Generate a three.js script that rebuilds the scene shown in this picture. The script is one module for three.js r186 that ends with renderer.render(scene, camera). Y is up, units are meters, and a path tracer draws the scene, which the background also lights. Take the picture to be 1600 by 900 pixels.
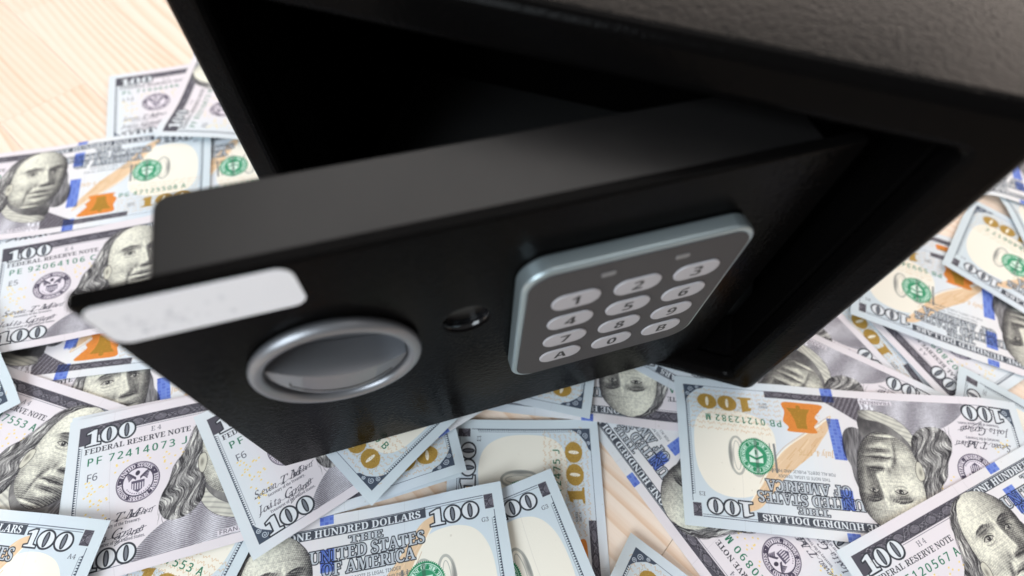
import * as THREE from 'three';
import { RectAreaLightUniformsLib } from 'three/addons/lights/RectAreaLightUniformsLib.js';
import { RoundedBoxGeometry } from 'three/addons/geometries/RoundedBoxGeometry.js';
import { Brush, Evaluator, SUBTRACTION } from 'three-bvh-csg';
import { toCreasedNormals } from 'three/addons/utils/BufferGeometryUtils.js';

// ---------------------------------------------------------------- camera, light, exposure
RectAreaLightUniformsLib.init();
const MM = 0.001;
const scene = new THREE.Scene();
scene.background = new THREE.Color().setRGB(0.24, 0.23, 0.222);      // dim room all round
const camera = new THREE.PerspectiveCamera(56.57, 16 / 9, 0.01, 20);
camera.position.set(0, 239.3 * MM, 0);
camera.up.set(-0.02421583, 0.5123106, -0.85845876);
camera.lookAt(new THREE.Vector3(0.04053227, -0.85750136, -0.5128826).add(camera.position));
camera.focus = 0.203;
camera.userData.fStop = 5.2;
const renderer = new THREE.WebGLRenderer({ antialias: true });
renderer.toneMapping = THREE.LinearToneMapping;
renderer.toneMappingExposure = 1.1;
renderer.shadowMap.enabled = true;
renderer.shadowMap.type = THREE.PCFSoftShadowMap;

function softbox(label, at, target, w, h, L, rgb) {
  const g = new THREE.Group(); g.name = 'softbox_lamp' + (softbox.n ? '_00' + softbox.n : ''); softbox.n = (softbox.n || 0) + 1;
  g.position.set(...at); g.lookAt(new THREE.Vector3(...target));
  g.userData = { label, category: 'lamp', group: 'studio softboxes outside the picture' };
  scene.add(g);
  const col = new THREE.Color().setRGB(...rgb);
  const face = new THREE.Mesh(new THREE.BoxGeometry(w, h, 0.004), new THREE.MeshStandardMaterial({ color: 0xffffff, emissive: col, emissiveIntensity: L * 0.3 }));
  face.name = 'diffuser'; face.position.z = -0.006; g.add(face);
  const rim = new THREE.Mesh(new THREE.BoxGeometry(w + 0.04, h + 0.04, 0.05), new THREE.MeshStandardMaterial({ color: 0x101010, roughness: 0.9 }));
  rim.name = 'housing'; rim.position.z = -0.036; g.add(rim);
  const l = new THREE.RectAreaLight(col, L, w, h); l.name = 'softbox_light'; l.rotation.y = Math.PI; g.add(l);
}
softbox('wide warm white softbox hanging above the table', [0.1, 1.15, -0.75], [0, 0, -0.2], 1.7, 1.3, 1.0, [1, 0.97, 0.95]);
softbox('cool white softbox standing left of the table', [-1.0, 1.15, 0.9], [-0.05, 0.05, -0.1], 1.1, 1.0, 6.6, [0.84, 0.93, 1]);

softbox('warm softbox standing far behind the safe to the right', [0.95, 0.9, -1.5], [0.1, 0.16, -0.2], 2.0, 0.85, 3.3, [1, 0.86, 0.76]);

// ---------------------------------------------------------------- helpers
let seed = 7;
const rnd = () => { seed = (seed * 1664525 + 1013904223) >>> 0; return seed / 4294967296; };
const rr = (a, b) => a + (b - a) * rnd();
const numbered = {};
function nm(n) { const k = numbered[n] = (numbered[n] ?? -1) + 1; return k ? n + '_' + String(k).padStart(3, '0') : n; }
function mesh(name, geo, mat, parent, part = true) {
  const m = new THREE.Mesh(geo, mat); m.name = part ? name : nm(name); m.castShadow = m.receiveShadow = true; parent.add(m); return m;
}
const std = (o) => new THREE.MeshStandardMaterial(o);
const lin = (r, g, b) => new THREE.Color().setRGB(r, g, b);
// uv in metres by the direction that each face points in
function boxUV(g) {
  g = g.index ? g.toNonIndexed() : g; const p = g.attributes.position, n = g.attributes.normal, uv = new Float32Array(p.count * 2);
  for (let i = 0; i < p.count; i += 3) {
    let ax = 0, ay = 0, az = 0;
    for (let k = 0; k < 3; k++) { ax += Math.abs(n.getX(i + k)); ay += Math.abs(n.getY(i + k)); az += Math.abs(n.getZ(i + k)); }
    for (let k = 0; k < 3; k++) {
      const x = p.getX(i + k), y = p.getY(i + k), z = p.getZ(i + k);
      const [u, v] = az >= ax && az >= ay ? [x, y] : ay >= ax ? [x, z] : [z, y];
      uv[(i + k) * 2] = u; uv[(i + k) * 2 + 1] = v;
    }
  }
  g.setAttribute('uv', new THREE.BufferAttribute(uv, 2)); return g;
}
// periodic value noise
function tileNoise(n, cells, sd) {
  const old = seed; seed = sd; const lat = new Float32Array(cells * cells).map(() => rnd()); seed = old;
  const out = new Float32Array(n * n), s = (t) => t * t * (3 - 2 * t);
  for (let j = 0; j < n; j++) for (let i = 0; i < n; i++) {
    const x = i / n * cells, y = j / n * cells, x0 = x | 0, y0 = y | 0, fx = s(x - x0), fy = s(y - y0), x1 = (x0 + 1) % cells, y1 = (y0 + 1) % cells;
    out[j * n + i] = (lat[y0 * cells + x0] * (1 - fx) + lat[y0 * cells + x1] * fx) * (1 - fy) + (lat[y1 * cells + x0] * (1 - fx) + lat[y1 * cells + x1] * fx) * fy;
  }
  return out;
}
function greyTex(n, arr, metres) {
  const d = new Uint8Array(n * n * 4);
  for (let i = 0; i < n * n; i++) { const v = Math.max(0, Math.min(255, arr[i] * 255)); d[i * 4] = d[i * 4 + 1] = d[i * 4 + 2] = v; d[i * 4 + 3] = 255; }
  const t = new THREE.DataTexture(d, n, n); t.wrapS = t.wrapT = THREE.RepeatWrapping; t.magFilter = THREE.LinearFilter; t.minFilter = THREE.LinearMipmapLinearFilter;
  t.repeat.set(1 / metres, 1 / metres); t.needsUpdate = true; return t;
}
const mix = (a, b, t) => a + (b - a) * t;
const sstep = (a, b, x) => { const t = Math.max(0, Math.min(1, (x - a) / (b - a))); return t * t * (3 - 2 * t); };

// ---------------------------------------------------------------- materials of the safe
const wrinkle = (() => {
  const n = 512, a = tileNoise(n, 96, 3), b = tileNoise(n, 160, 5), c = tileNoise(n, 40, 9), o = new Float32Array(n * n);
  for (let i = 0; i < n * n; i++) o[i] = 0.5 * Math.abs(a[i] - 0.5) * 2 + 0.25 * b[i] + 0.25 * c[i];
  return greyTex(n, o, 0.07);
})();
const gritTex = (() => { const n = 256, a = tileNoise(n, 128, 21), b = tileNoise(n, 32, 22), o = new Float32Array(n * n); for (let i = 0; i < n * n; i++) o[i] = 0.5 + 0.35 * (a[i] - 0.5) + 0.4 * (b[i] - 0.5); return greyTex(n, o, 0.02); })();
const smudge = (() => { const n = 256, a = tileNoise(n, 6, 31), b = tileNoise(n, 23, 32), c = tileNoise(n, 110, 33), o = new Float32Array(n * n); for (let i = 0; i < n * n; i++) o[i] = 0.30 + 0.1 * a[i] * b[i] + 0.03 * c[i]; return greyTex(n, o, 0.13); })();
const paint = new THREE.MeshPhysicalMaterial({ color: lin(0.0026, 0.0024, 0.0024), roughness: 0.17, ior: 1.1, bumpMap: wrinkle, bumpScale: 0.00011 });
const gloss = new THREE.MeshPhysicalMaterial({ color: lin(0.009, 0.0085, 0.0085), roughness: 1, roughnessMap: smudge, ior: 1.42 });
const silver = new THREE.MeshPhysicalMaterial({ color: lin(0.4, 0.48, 0.51), metalness: 0.8, roughness: 0.36, bumpMap: gritTex, bumpScale: 0.00001 });
const silverKnob = new THREE.MeshPhysicalMaterial({ color: lin(0.25, 0.26, 0.28), metalness: 0.75, roughness: 0.38, bumpMap: gritTex, bumpScale: 0.000006 });
const panelGrey = std({ color: lin(0.042, 0.039, 0.041), roughness: 0.6, bumpMap: gritTex, bumpScale: 0.000005 });
const black = std({ color: lin(0.004, 0.004, 0.004), roughness: 0.6 });
const steel = std({ color: lin(0.45, 0.45, 0.46), metalness: 1, roughness: 0.25 });

// ---------------------------------------------------------------- the table: glued staves
const table = new THREE.Group(); table.name = 'table'; scene.add(table);
table.userData = { kind: 'structure', label: 'pale pine table top of glued staves', category: 'table' };
{
  const woods = [];
  for (let v = 0; v < 4; v++) {
    const w = 512, h = 128, d = new Uint8Array(w * h * 4), n1 = tileNoise(512, 9, 40 + v), n2 = tileNoise(512, 60, 50 + v), n3 = tileNoise(512, 256, 60 + v);
    for (let j = 0; j < h; j++) for (let i = 0; i < w; i++) {
      const at2 = (n, x, y) => n[(((y | 0) % 512) + 512) % 512 * 512 + (((x | 0) % 512) + 512) % 512];
      const warp = (at2(n1, i * 0.5, j * 0.9) - 0.5) * 1.1;
      const t = (j / h) * (7 + v * 1.6) + warp + (v === 2 ? Math.pow((i / w - 0.4) * 2.6, 2) : i / w * 0.7), fr = t - Math.floor(t), wide = at2(n1, t * 37 | 0, 200 + v * 30);
      let ring = (Math.pow(fr, 3) * (1 - sstep(0.93, 1, fr))) * (0.25 + 0.75 * wide) + 0.28 * sstep(0.55, 0.85, at2(n1, i * 0.35 + 160, j * 0.5 + 77));
      const fibre = (at2(n2, i / 12, j * 4) - 0.5) * 0.14 + (at2(n3, i / 5, j * 4) - 0.5) * 0.1;
      ring = Math.max(0, Math.min(1, ring + fibre + [0, 0.05, 0.02, 0.1][v]));
      const k = (j * w + i) * 4;
      d[k] = mix(240, 214, ring); d[k + 1] = mix(222, 172, ring); d[k + 2] = mix(206, 136, ring); d[k + 3] = 255;
    }
    const t = new THREE.DataTexture(d, w, h); t.colorSpace = THREE.SRGBColorSpace; t.magFilter = THREE.LinearFilter; t.wrapS = t.wrapT = THREE.RepeatWrapping; t.needsUpdate = true;
    woods.push(std({ map: t, roughness: 0.55 }));
  }
  const ang = 42 * Math.PI / 180, wid = 0.052;
  const dir = [Math.cos(ang), Math.sin(ang)], nor = [-Math.sin(ang), Math.cos(ang)];
  const edge = [[-0.85, -0.95], [0.85, -0.95], [0.85, 0.3], [-0.85, 0.3]];        // the table's outline
  const clip = (poly2) => { let p = poly2; for (let e = 0; e < 4; e++) { const [ax, az] = edge[e], [bx, bz] = edge[(e + 1) % 4], f = (q) => (bx - ax) * (q[1] - az) - (bz - az) * (q[0] - ax), o = []; p.forEach((q, i) => { const r = p[(i + 1) % p.length], fq = f(q), fr2 = f(r); if (fq >= 0) o.push(q); if ((fq < 0) !== (fr2 < 0)) { const k = fq / (fq - fr2); o.push([mix(q[0], r[0], k), mix(q[1], r[1], k)]); } }); p = o; if (!p.length) break; } return p; };
  for (let r = -26; r < 26; r++) {
    let s = -1.4 + ((((r * 0.137) % 0.3) + 0.3) % 0.3);
    while (s < 1.4) {
      const len = rr(0.24, 0.36), t0 = r * wid + 0.013, ms = s + len / 2, mt = t0 + wid / 2, g0 = 0.0001, kind = (rnd() * 4) | 0, ou = rnd(), fl = rnd() < 0.5 ? -1 : 1;
      const pts = clip([[s + g0, t0 + g0], [s + len - g0, t0 + g0], [s + len - g0, t0 + wid - g0], [s + g0, t0 + wid - g0]].map(([p, q]) => [p * dir[0] + q * nor[0], p * dir[1] + q * nor[1]]));
      s += len; if (pts.length < 3) continue;
      const loc = pts.map(([x, z]) => [x * dir[0] + z * dir[1] - ms, x * nor[0] + z * nor[1] - mt]);
      const g = new THREE.ExtrudeGeometry(new THREE.Shape(loc.map(([x, z]) => new THREE.Vector2(x, -z))), { depth: 0.02, bevelEnabled: false }); g.rotateX(-Math.PI / 2);
      const p = g.attributes.position, uv = g.attributes.uv; for (let i = 0; i < p.count; i++) uv.setXY(i, fl * p.getX(i) / 0.36 + ou, p.getZ(i) / wid * 0.98 + 0.5);
      const m = mesh('plank', g, woods[kind], table);
      m.position.set(ms * dir[0] + mt * nor[0], -0.02, ms * dir[1] + mt * nor[1]); m.rotation.y = -ang;
    }
  }
}
const floor = mesh('floor', new THREE.PlaneGeometry(6, 6), std({ color: lin(0.03, 0.028, 0.027), roughness: 0.8 }), scene, false);
floor.rotation.x = -Math.PI / 2; floor.position.y = -0.75; floor.userData = { kind: 'structure' };

// ---------------------------------------------------------------- print of the banknotes
const BW = 156, BH = 66.3, PX = 8;
const canvas = (w, h) => { const c = document.createElement('canvas'); c.width = w; c.height = h; return c; };
const INK = '#2c3038', INK2 = '#4a4652', GREEN = '#17694a';
function poly(c, pts, close = true) { c.beginPath(); pts.forEach(([x, y], i) => (i ? c.lineTo(x, y) : c.moveTo(x, y))); if (close) c.closePath(); }
// smooth curve through points
function spline(c, pts, closed = true) {
  const n = pts.length, P = (i) => pts[closed ? (i + n) % n : Math.max(0, Math.min(n - 1, i))];
  c.beginPath(); c.moveTo(...pts[0]);
  for (let i = 0; i < (closed ? n : n - 1); i++) {
    const a = P(i - 1), b = P(i), d = P(i + 1), e = P(i + 2);
    c.bezierCurveTo(b[0] + (d[0] - a[0]) / 6, b[1] + (d[1] - a[1]) / 6, d[0] - (e[0] - b[0]) / 6, d[1] - (e[1] - b[1]) / 6, d[0], d[1]);
  }
  if (closed) c.closePath();
}
function blob(c, x, y, rx, ry, rot, col, a) {
  c.save(); c.translate(x, y); c.rotate(rot); c.scale(rx, ry);
  const g = c.createRadialGradient(0, 0, 0, 0, 0, 1), [r, gg, b] = col;
  g.addColorStop(0, `rgba(${r},${gg},${b},${a})`); g.addColorStop(0.5, `rgba(${r},${gg},${b},${a * 0.55})`); g.addColorStop(1, `rgba(${r},${gg},${b},0)`);
  c.fillStyle = g; c.fillRect(-1, -1, 2, 2); c.restore();
}
function stroke(c, pts, w, col, closed = false) { spline(c, pts, closed); c.lineWidth = w; c.strokeStyle = col; c.lineCap = 'round'; c.lineJoin = 'round'; c.stroke(); }
function text(c, s, x, y, size, font, col, width, align = 'left') {
  c.save(); c.translate(x, y); c.font = `${font.includes('bold') ? 'bold ' : ''}${font.includes('italic') ? 'italic ' : ''}20px ${font.includes('serif') && !font.includes('sans') ? 'serif' : font.includes('mono') ? 'monospace' : 'sans-serif'}`;
  const w = c.measureText(s).width, ky = size / 14.4, kx = width ? width / w : ky;
  c.scale(kx, ky); c.textAlign = 'left'; c.fillStyle = col; c.fillText(s, align === 'center' ? -w / 2 : 0, 0); c.restore();
}
function outlineText(c, s, x, y, size, width) {
  c.save(); c.translate(x, y); c.font = 'bold 20px serif'; const w = c.measureText(s).width; c.scale(width / w, size / 13.6);
  c.lineJoin = 'round'; c.fillStyle = INK; c.fillText(s, 1.3, 1.3); c.lineWidth = 2.7; c.strokeStyle = INK; c.strokeText(s, 0, 0); c.fillStyle = '#ccd2d9'; c.fillText(s, 0, 0); c.fillStyle = 'rgba(44,48,56,.1)'; c.fillText(s, 0, 0);
  c.globalAlpha = 0.55; c.fillStyle = INK; c.restore();
}
function ringText(c, s, x, y, r, size, col, from, to) {
  c.save(); c.fillStyle = col; c.font = 'bold 20px serif';
  for (let i = 0; i < s.length; i++) { const a = from + (to - from) * (i + 0.5) / s.length; c.save(); c.translate(x + Math.cos(a) * r, y + Math.sin(a) * r); c.rotate(a + Math.PI / 2); c.scale(size / 14, size / 14); const w = c.measureText(s[i]).width; c.fillText(s[i], -w / 2, 0); c.restore(); }
  c.restore();
}
function hundred(c, x, y, w, h, rot = 0) {      // outlined corner numeral, top left at x, y
  c.save(); c.translate(x, y); c.rotate(rot); c.scale(w / 19, h / 6.6);
  const one = [[0.4, 1.1], [3.2, 0], [4.6, 0], [4.6, 5.3], [6, 5.6], [6, 6.6], [0.2, 6.6], [0.2, 5.7], [2, 5.3], [2, 1.8], [0.4, 2.1]];
  const zero = (zx) => { c.beginPath(); c.ellipse(zx, 3.3, 3.2, 3.3, 0, 0, 7); };
  for (const zx of [8.9, 15.5]) { c.fillStyle = INK; c.beginPath(); c.ellipse(zx + 0.25, 3.5, 3.35, 3.4, 0, 0, 7); c.fill(); zero(zx); c.fillStyle = '#d9dde2'; c.fill(); c.lineWidth = 0.62; c.strokeStyle = INK; c.stroke(); c.beginPath(); c.ellipse(zx, 3.3, 0.75, 2.55, 0, 0, 7); c.fillStyle = '#70747d'; c.fill(); c.lineWidth = 0.5; c.stroke(); }
  c.translate(0.25, 0.25); poly(c, one); c.fillStyle = INK; c.fill(); c.translate(-0.25, -0.25); poly(c, one); c.fillStyle = '#d9dde2'; c.fill(); c.lineWidth = 0.55; c.strokeStyle = INK; c.stroke();
  c.restore();
}
function guilloche(c, x, y, w, h, sd) {
  c.save(); c.beginPath(); c.rect(x, y, w, h); c.clip(); c.fillStyle = '#4d4a54'; c.fillRect(x, y, w, h);
  for (let k = 0; k < 9; k++) { c.beginPath(); for (let t = 0; t <= 1.001; t += 0.01) { const X = x + t * w, Y = y + h / 2 + Math.sin(t * w * 0.8 + k * 0.7 + sd) * h * 0.42 * Math.cos(k + t * w * 0.21); t ? c.lineTo(X, Y) : c.moveTo(X, Y); } c.lineWidth = 0.12; c.strokeStyle = k % 2 ? '#a9a6ae' : '#26252c'; c.stroke(); }
  for (let k = 0; k < w / 9; k++) { c.beginPath(); c.ellipse(x + 4 + k * 9, y + h * 0.55, 2.6, h * 0.36, 0, 0, 7); c.fillStyle = 'rgba(120,116,126,.55)'; c.fill(); c.lineWidth = 0.25; c.strokeStyle = '#2a2930'; c.stroke(); }
  c.restore();
}
function scroll(c, x, y, sx, sy) {              // ornament in a lower corner
  c.save(); c.translate(x, y); c.scale(sx, sy); poly(c, [[0, 0], [0, -9], [1.4, -6.5], [2.5, -5], [4.2, -3.6], [6, -2.2], [9, -1.2], [10, 0]]); c.fillStyle = '#3f4a5a'; c.fill();
  for (const [a, b, r] of [[1.5, -4.8, 1], [3.1, -2.4, 1.3], [6.3, -1.1, 0.8]]) { c.beginPath(); for (let t = 0; t < 10; t += 0.3) { const q = r * (1 - t / 12); c.lineTo(a + Math.cos(t) * q, b + Math.sin(t) * q); } c.lineWidth = 0.28; c.strokeStyle = '#c3ccd6'; c.stroke(); }
  c.restore();
}
function portrait(c) {
  const old = seed; seed = 4242;
  const Q = PX * 1.5, ox = 22, oy = 3.6, pw = 72, ph = 59.2, W = Math.round(pw * Q), H = Math.round(ph * Q);
  const layer = () => { const v = canvas(W, H), d = v.getContext('2d'); d.scale(Q, Q); d.translate(-ox, -oy); return [v, d]; };
  const mask = (draw) => { const [v, d] = layer(); d.fillStyle = '#fff'; draw(d); d.fill(); const a = d.getImageData(0, 0, W, H).data, m = new Float32Array(W * H); for (let i = 0; i < W * H; i++) m[i] = a[i * 4 + 3] / 255; return m; };
  const lat = new Float32Array(64 * 64).map(() => rnd());
  const noise = (x, y) => { const x0 = Math.floor(x), y0 = Math.floor(y), fx = x - x0, fy = y - y0, sx = fx * fx * (3 - 2 * fx), sy = fy * fy * (3 - 2 * fy), g = (i, j) => lat[((j & 63) << 6) + (i & 63)]; return mix(mix(g(x0, y0), g(x0 + 1, y0), sx), mix(g(x0, y0 + 1), g(x0 + 1, y0 + 1), sx), sy); };
  const curve = (xs, ys) => (x) => { if (x <= xs[0]) return ys[0]; for (let i = 1; i < xs.length; i++) if (x <= xs[i]) return mix(ys[i - 1], ys[i], sstep(0, 1, (x - xs[i - 1]) / (xs[i] - xs[i - 1]))); return ys[ys.length - 1]; };
  const face = [[62, 4.6], [68, 4.9], [73, 7.2], [76.8, 11.4], [78.6, 16], [79.1, 20], [78.7, 24], [78.4, 28.5], [77.8, 33], [76.2, 38], [73.6, 42.4], [70, 45.6], [66, 47.2], [61.6, 46.6], [57, 44.4], [53.2, 40.5], [51.2, 35], [50, 26], [50.6, 17], [54.6, 8.8]];
  const hair = [[64, 4.5], [58.6, 5], [54, 7.6], [50, 12], [47.4, 18], [44.6, 24.4], [40.6, 29.6], [38.6, 35.6], [36, 40.6], [35.2, 45.4], [37.6, 50], [42.6, 51.2], [47.6, 49.4], [51.4, 45.4], [52.6, 39.6], [51.6, 34.6], [51.4, 27], [51.8, 20], [53.8, 12.6], [58.6, 6.6]];
  const far = [[77.4, 20], [80, 25], [80.8, 31], [82.8, 35.6], [82.6, 41.6], [80.6, 46.4], [77, 48.4], [73, 47], [71, 42], [74, 32]];
  const coat = (d) => { d.beginPath(); d.moveTo(24, 62.6); d.bezierCurveTo(28, 57.4, 33, 52, 41, 49.6); d.lineTo(52, 42); d.lineTo(72, 50); d.bezierCurveTo(78, 54, 85, 59, 93, 62.6); d.closePath(); };
  const collar = [[51.2, 37.6], [53.2, 43], [57.6, 48], [64, 51.6], [71.4, 53], [72, 56.6], [64.4, 56.8], [57, 54], [52.4, 49.6], [49.9, 43.6]];
  const neck = [[50.6, 33], [56, 40], [68, 44], [73.4, 45], [72.6, 54], [62, 54.6], [54, 49.6]];
  const M = { coat: mask(coat), collar: mask((d) => spline(d, collar)), neck: mask((d) => spline(d, neck)), face: mask((d) => spline(d, face)), hair: mask((d) => spline(d, hair)), far: mask((d) => spline(d, far)) };
  const G = [[61, 17.6, 4.6, 1.5, 1.3], [72.8, 17.6, 3.2, 1.4, 1.2], [61, 20.6, 3.3, 1.8, -2.7], [72.8, 20.6, 2.6, 1.8, -2.8], [61.2, 21.7, 2.1, 1.2, 1.3], [72.5, 21.6, 1.7, 1.1, 1.1], [67.3, 19.5, 1.1, 2.2, -0.7],
    [68.9, 19, 1.25, 2, 0.9], [69.2, 22, 1.3, 2, 1.7], [69.7, 25, 1.5, 2, 2.2], [70.2, 28, 1.9, 1.7, 2.9], [70.5, 29.6, 1.8, 1.2, 1.8], [67.5, 30, 1.2, 1, 1.2], [72.6, 30, 0.9, 0.9, 0.8], [70, 31.8, 3, 0.8, -1.2],
    [58, 28.4, 4.6, 4, 1.6], [76, 27.6, 1.8, 3, 0.7], [64.9, 31, 0.9, 1.6, -0.9], [63, 33, 0.8, 1.6, -1], [61.6, 35.6, 0.8, 1.8, -1.1], [67.4, 33.7, 3.4, 1.1, 0.9], [67.6, 36, 4.6, 0.5, -1.7], [67.8, 37.6, 3.1, 0.95, 1.4], [67.6, 39.7, 3.2, 0.8, -1.4], [67.2, 42.6, 3.4, 2, 2.2],
    [57.8, 39.6, 3.8, 3.4, 1.4], [60.9, 40.6, 0.8, 3, -1.1], [63, 46.2, 6, 1.1, 0.9], [65.6, 44.9, 6, 0.6, -0.9], [61, 24.6, 3.4, 0.6, -0.5], [60.6, 26.2, 3.6, 0.5, -0.35], [54, 22, 1.6, 5, -0.9], [66, 14, 8, 0.4, -0.3], [66, 11.6, 8, 0.4, -0.25]];
  const z = (x, y) => { const dx = (x - 64.6) / 15.4, dy = (y - 25.6) / 23.5, q = 1 - dx * dx - dy * dy; let v = 15 * Math.sqrt(Math.max(0.004, q)); for (const [gx, gy, sx, sy, a] of G) { const ex = (x - gx) / sx, ey = (y - gy) / sy, e = ex * ex + ey * ey; if (e < 9) v += a * Math.exp(-e / 2 * 1.6); } return v; };
  const hx = curve([5, 8, 12, 18, 24, 30, 36, 42, 50], [59, 55.6, 52, 49.6, 48.2, 46.2, 45.2, 44, 43]), hw = curve([5, 12, 18, 24, 30, 36, 42, 50], [4, 2.4, 2.6, 3.8, 5.8, 7, 8.4, 7]);
  const fx = curve([22, 30, 38, 48], [78.4, 78.6, 78.6, 77]), out = new Uint8ClampedArray(W * H * 4);
  for (let j = 0; j < H; j++) for (let i = 0; i < W; i++) {
    const k = j * W + i, x = ox + (i + 0.5) / Q, y = oy + (j + 0.5) / Q; let r = 0, g = 0, b = 0, a = 0;
    const over = (t, m, warm) => { if (m <= 0) return; t = Math.max(0, Math.min(1, t)); const R = mix(40, 238, t), Gc = mix(38, 236 + warm * 0, t), B = mix(42, 236 - warm, t); r = mix(r, R, m); g = mix(g, Gc, m); b = mix(b, B, m); a = Math.max(a, m); };
    const line = (p, s) => Math.sin(p * s);
    if (M.coat[k] > 0) {
      const fold = Math.sin((x - 46) * 0.42 + y * 0.16 + 2.2 * noise(x * 0.12, y * 0.1)), lap = x > 66 + (y - 52) * -0.3 && y > 49 + (x - 66) * 0.28 ? 1 : 0;
      let t = 0.58 + 0.13 * fold - 0.1 * sstep(52, 63, y) * (x < 45 ? 1 : 0); if (x > 71 && lap) t = 0.2 + 0.12 * line(x + y * 0.6, 3); else if (x > 65 && y > 54 && x < 75) t = 0.72 + 0.28 * line(x * 1.3 + noise(x, y) * 2, 2.2);
      t += 0.06 + 0.2 * line(y + 0.8 * Math.sin(x * 0.13) + 0.05 * fold * 6, 9) + 0.14 * (noise(x * 2, y * 3) - 0.5); const m = M.coat[k]; over(t, m, -2); r = mix(r, r * 0.97 + 6, m); b = mix(b, b + 5, m);
    }
    if (M.far[k] > 0) { const t0 = (x - fx(y)) / 4; over(0.24 + 0.5 * (noise(t0 * 4 + Math.sin(y * 0.5) * 0.8 + 9, y * 0.16) - 0.42) + 0.3 * (noise(t0 * 12 + 3, y * 0.3) - 0.5), M.far[k], 0); }
    if (M.neck[k] > 0) over(0.5 - 0.34 * sstep(56, 68, x) * sstep(42, 50, y) - 0.2 * sstep(58, 51, x) + 0.09 * line(y - x * 0.5, 15) + 0.15 * (noise(x, y * 0.5) - 0.5), M.neck[k], 8);
    if (M.collar[k] > 0) { const d = noise(x * 0.6 + y * 0.5, y * 0.2); over(0.9 - 0.18 * Math.max(0, line(y - x * 0.42 - 0.008 * (x - 62) * (x - 62), 3.1)) - 0.35 * sstep(66, 72, x) - 0.12 * d, M.collar[k], 14); }
    if (M.face[k] > 0) {
      const e = 0.12, nx = -(z(x + e, y) - z(x - e, y)) / (2 * e), ny = -(z(x, y + e) - z(x, y - e)) / (2 * e), L = Math.hypot(nx, ny, 1);
      const lam = Math.max(0, (nx * -0.42 + ny * -0.42 + 0.8) / L), zz = z(x, y);
      let t = 0.3 + 0.66 * lam - 0.24 * sstep(75, 79.5, x) - 0.2 * sstep(70, 76, x) * sstep(32, 42, y) - 0.16 * sstep(55, 50.5, x);
      t += (0.2 * line(y * 0.94 + zz * 0.16 + x * 0.05, 9.5) + 0.12 * line(x * 0.9 + y * 0.5, 8)) * (1.1 - t) + 0.22 * (noise(x * 1.7, y * 1.7) - 0.5) + 0.16 * (noise(x * 4, y * 4) - 0.5);
      for (const [ex, ey, sx, sy, q] of [[61, 20.6, 4, 2.2, 0.22], [72.8, 20.6, 3, 2.2, 0.26], [69.6, 31.6, 3, 0.9, 0.25], [67.4, 39.6, 3.4, 0.9, 0.2], [67.6, 36.1, 4.8, 0.6, 0.25], [73.4, 27, 1.4, 4, 0.18], [61.4, 34.4, 1, 3.2, 0.16]]) { const d2 = ((x - ex) / sx) ** 2 + ((y - ey) / sy) ** 2; if (d2 < 5) t -= q * Math.exp(-d2); }
      over(t, M.face[k], 16);
    }
    if (M.hair[k] > 0) {
      const w = hw(y), t0 = (x - hx(y)) / w, wv = Math.sin(y * 0.42 + t0 * 2.4) * 0.5 * sstep(16, 34, y), n1 = noise((t0 + wv * 0.5) * w * 0.75 + 20, y * 0.13 + t0), n2 = noise((t0 + wv * 0.5) * w * 2.4 + 40, y * 0.28), n3 = noise((t0 + wv * 0.4) * w * 5 + 7, y * 0.5);
      over(0.44 + 0.55 * (n1 - 0.5) + 0.6 * (n2 - 0.5) + 0.7 * (n3 - 0.5) + 0.25 * (noise(x * 4, y * 2) - 0.5) - 0.3 * sstep(0.55, 1, t0) - 0.18 * sstep(0.7, 1, -t0) - 0.15 * sstep(20, 10, y), M.hair[k] * (1 - 0.75 * sstep(0.6, 1.05, t0) * sstep(24, 14, y)), 6);
    }
    out[k * 4] = r; out[k * 4 + 1] = g; out[k * 4 + 2] = b; out[k * 4 + 3] = a * 255;
  }
  const [v, d] = layer(), img = d.createImageData ? d.createImageData(W, H) : null; img.data.set(out); d.putImageData(img, 0, 0);
  stroke(d, face.slice(2, 14), 0.3, 'rgba(52,50,54,.85)'); stroke(d, collar, 0.22, 'rgba(80,77,84,.8)', true);
  // eyes, brows, mouth, ear, loose strands
  for (const [x, y, w, s] of [[61.3, 21.8, 2.6, 1.05], [72.5, 21.7, 2.1, 0.9]]) {
    spline(d, [[x - w, y + 0.2], [x - w * 0.4, y - 0.8], [x + w * 0.4, y - 0.8], [x + w, y + 0.1], [x + w * 0.4, y + 0.75], [x - w * 0.4, y + 0.75]]); d.fillStyle = 'rgba(196,193,184,.8)'; d.fill();
    stroke(d, [[x - w, y + 0.2], [x - w * 0.4, y - 0.85], [x + w * 0.4, y - 0.85], [x + w, y + 0.1]], 0.42, 'rgba(34,33,36,.9)'); stroke(d, [[x - w * 0.8, y + 0.5], [x, y + 0.95], [x + w * 0.8, y + 0.4]], 0.22, 'rgba(60,58,60,.8)'); stroke(d, [[x - w * 1.05, y - 1.05], [x, y - 1.75], [x + w * 1.05, y - 1]], 0.24, 'rgba(70,67,66,.8)'); stroke(d, [[x - w, y + 1.7], [x, y + 2.2], [x + w, y + 1.5]], 0.2, 'rgba(90,86,84,.6)');
    d.beginPath(); d.arc(x + 0.15, y - 0.02, 0.92 * s, 0, 7); d.fillStyle = 'rgba(44,43,46,.95)'; d.fill(); d.beginPath(); d.arc(x - 0.12, y - 0.3, 0.24, 0, 7); d.fillStyle = '#dcdad2'; d.fill();
  }
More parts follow.
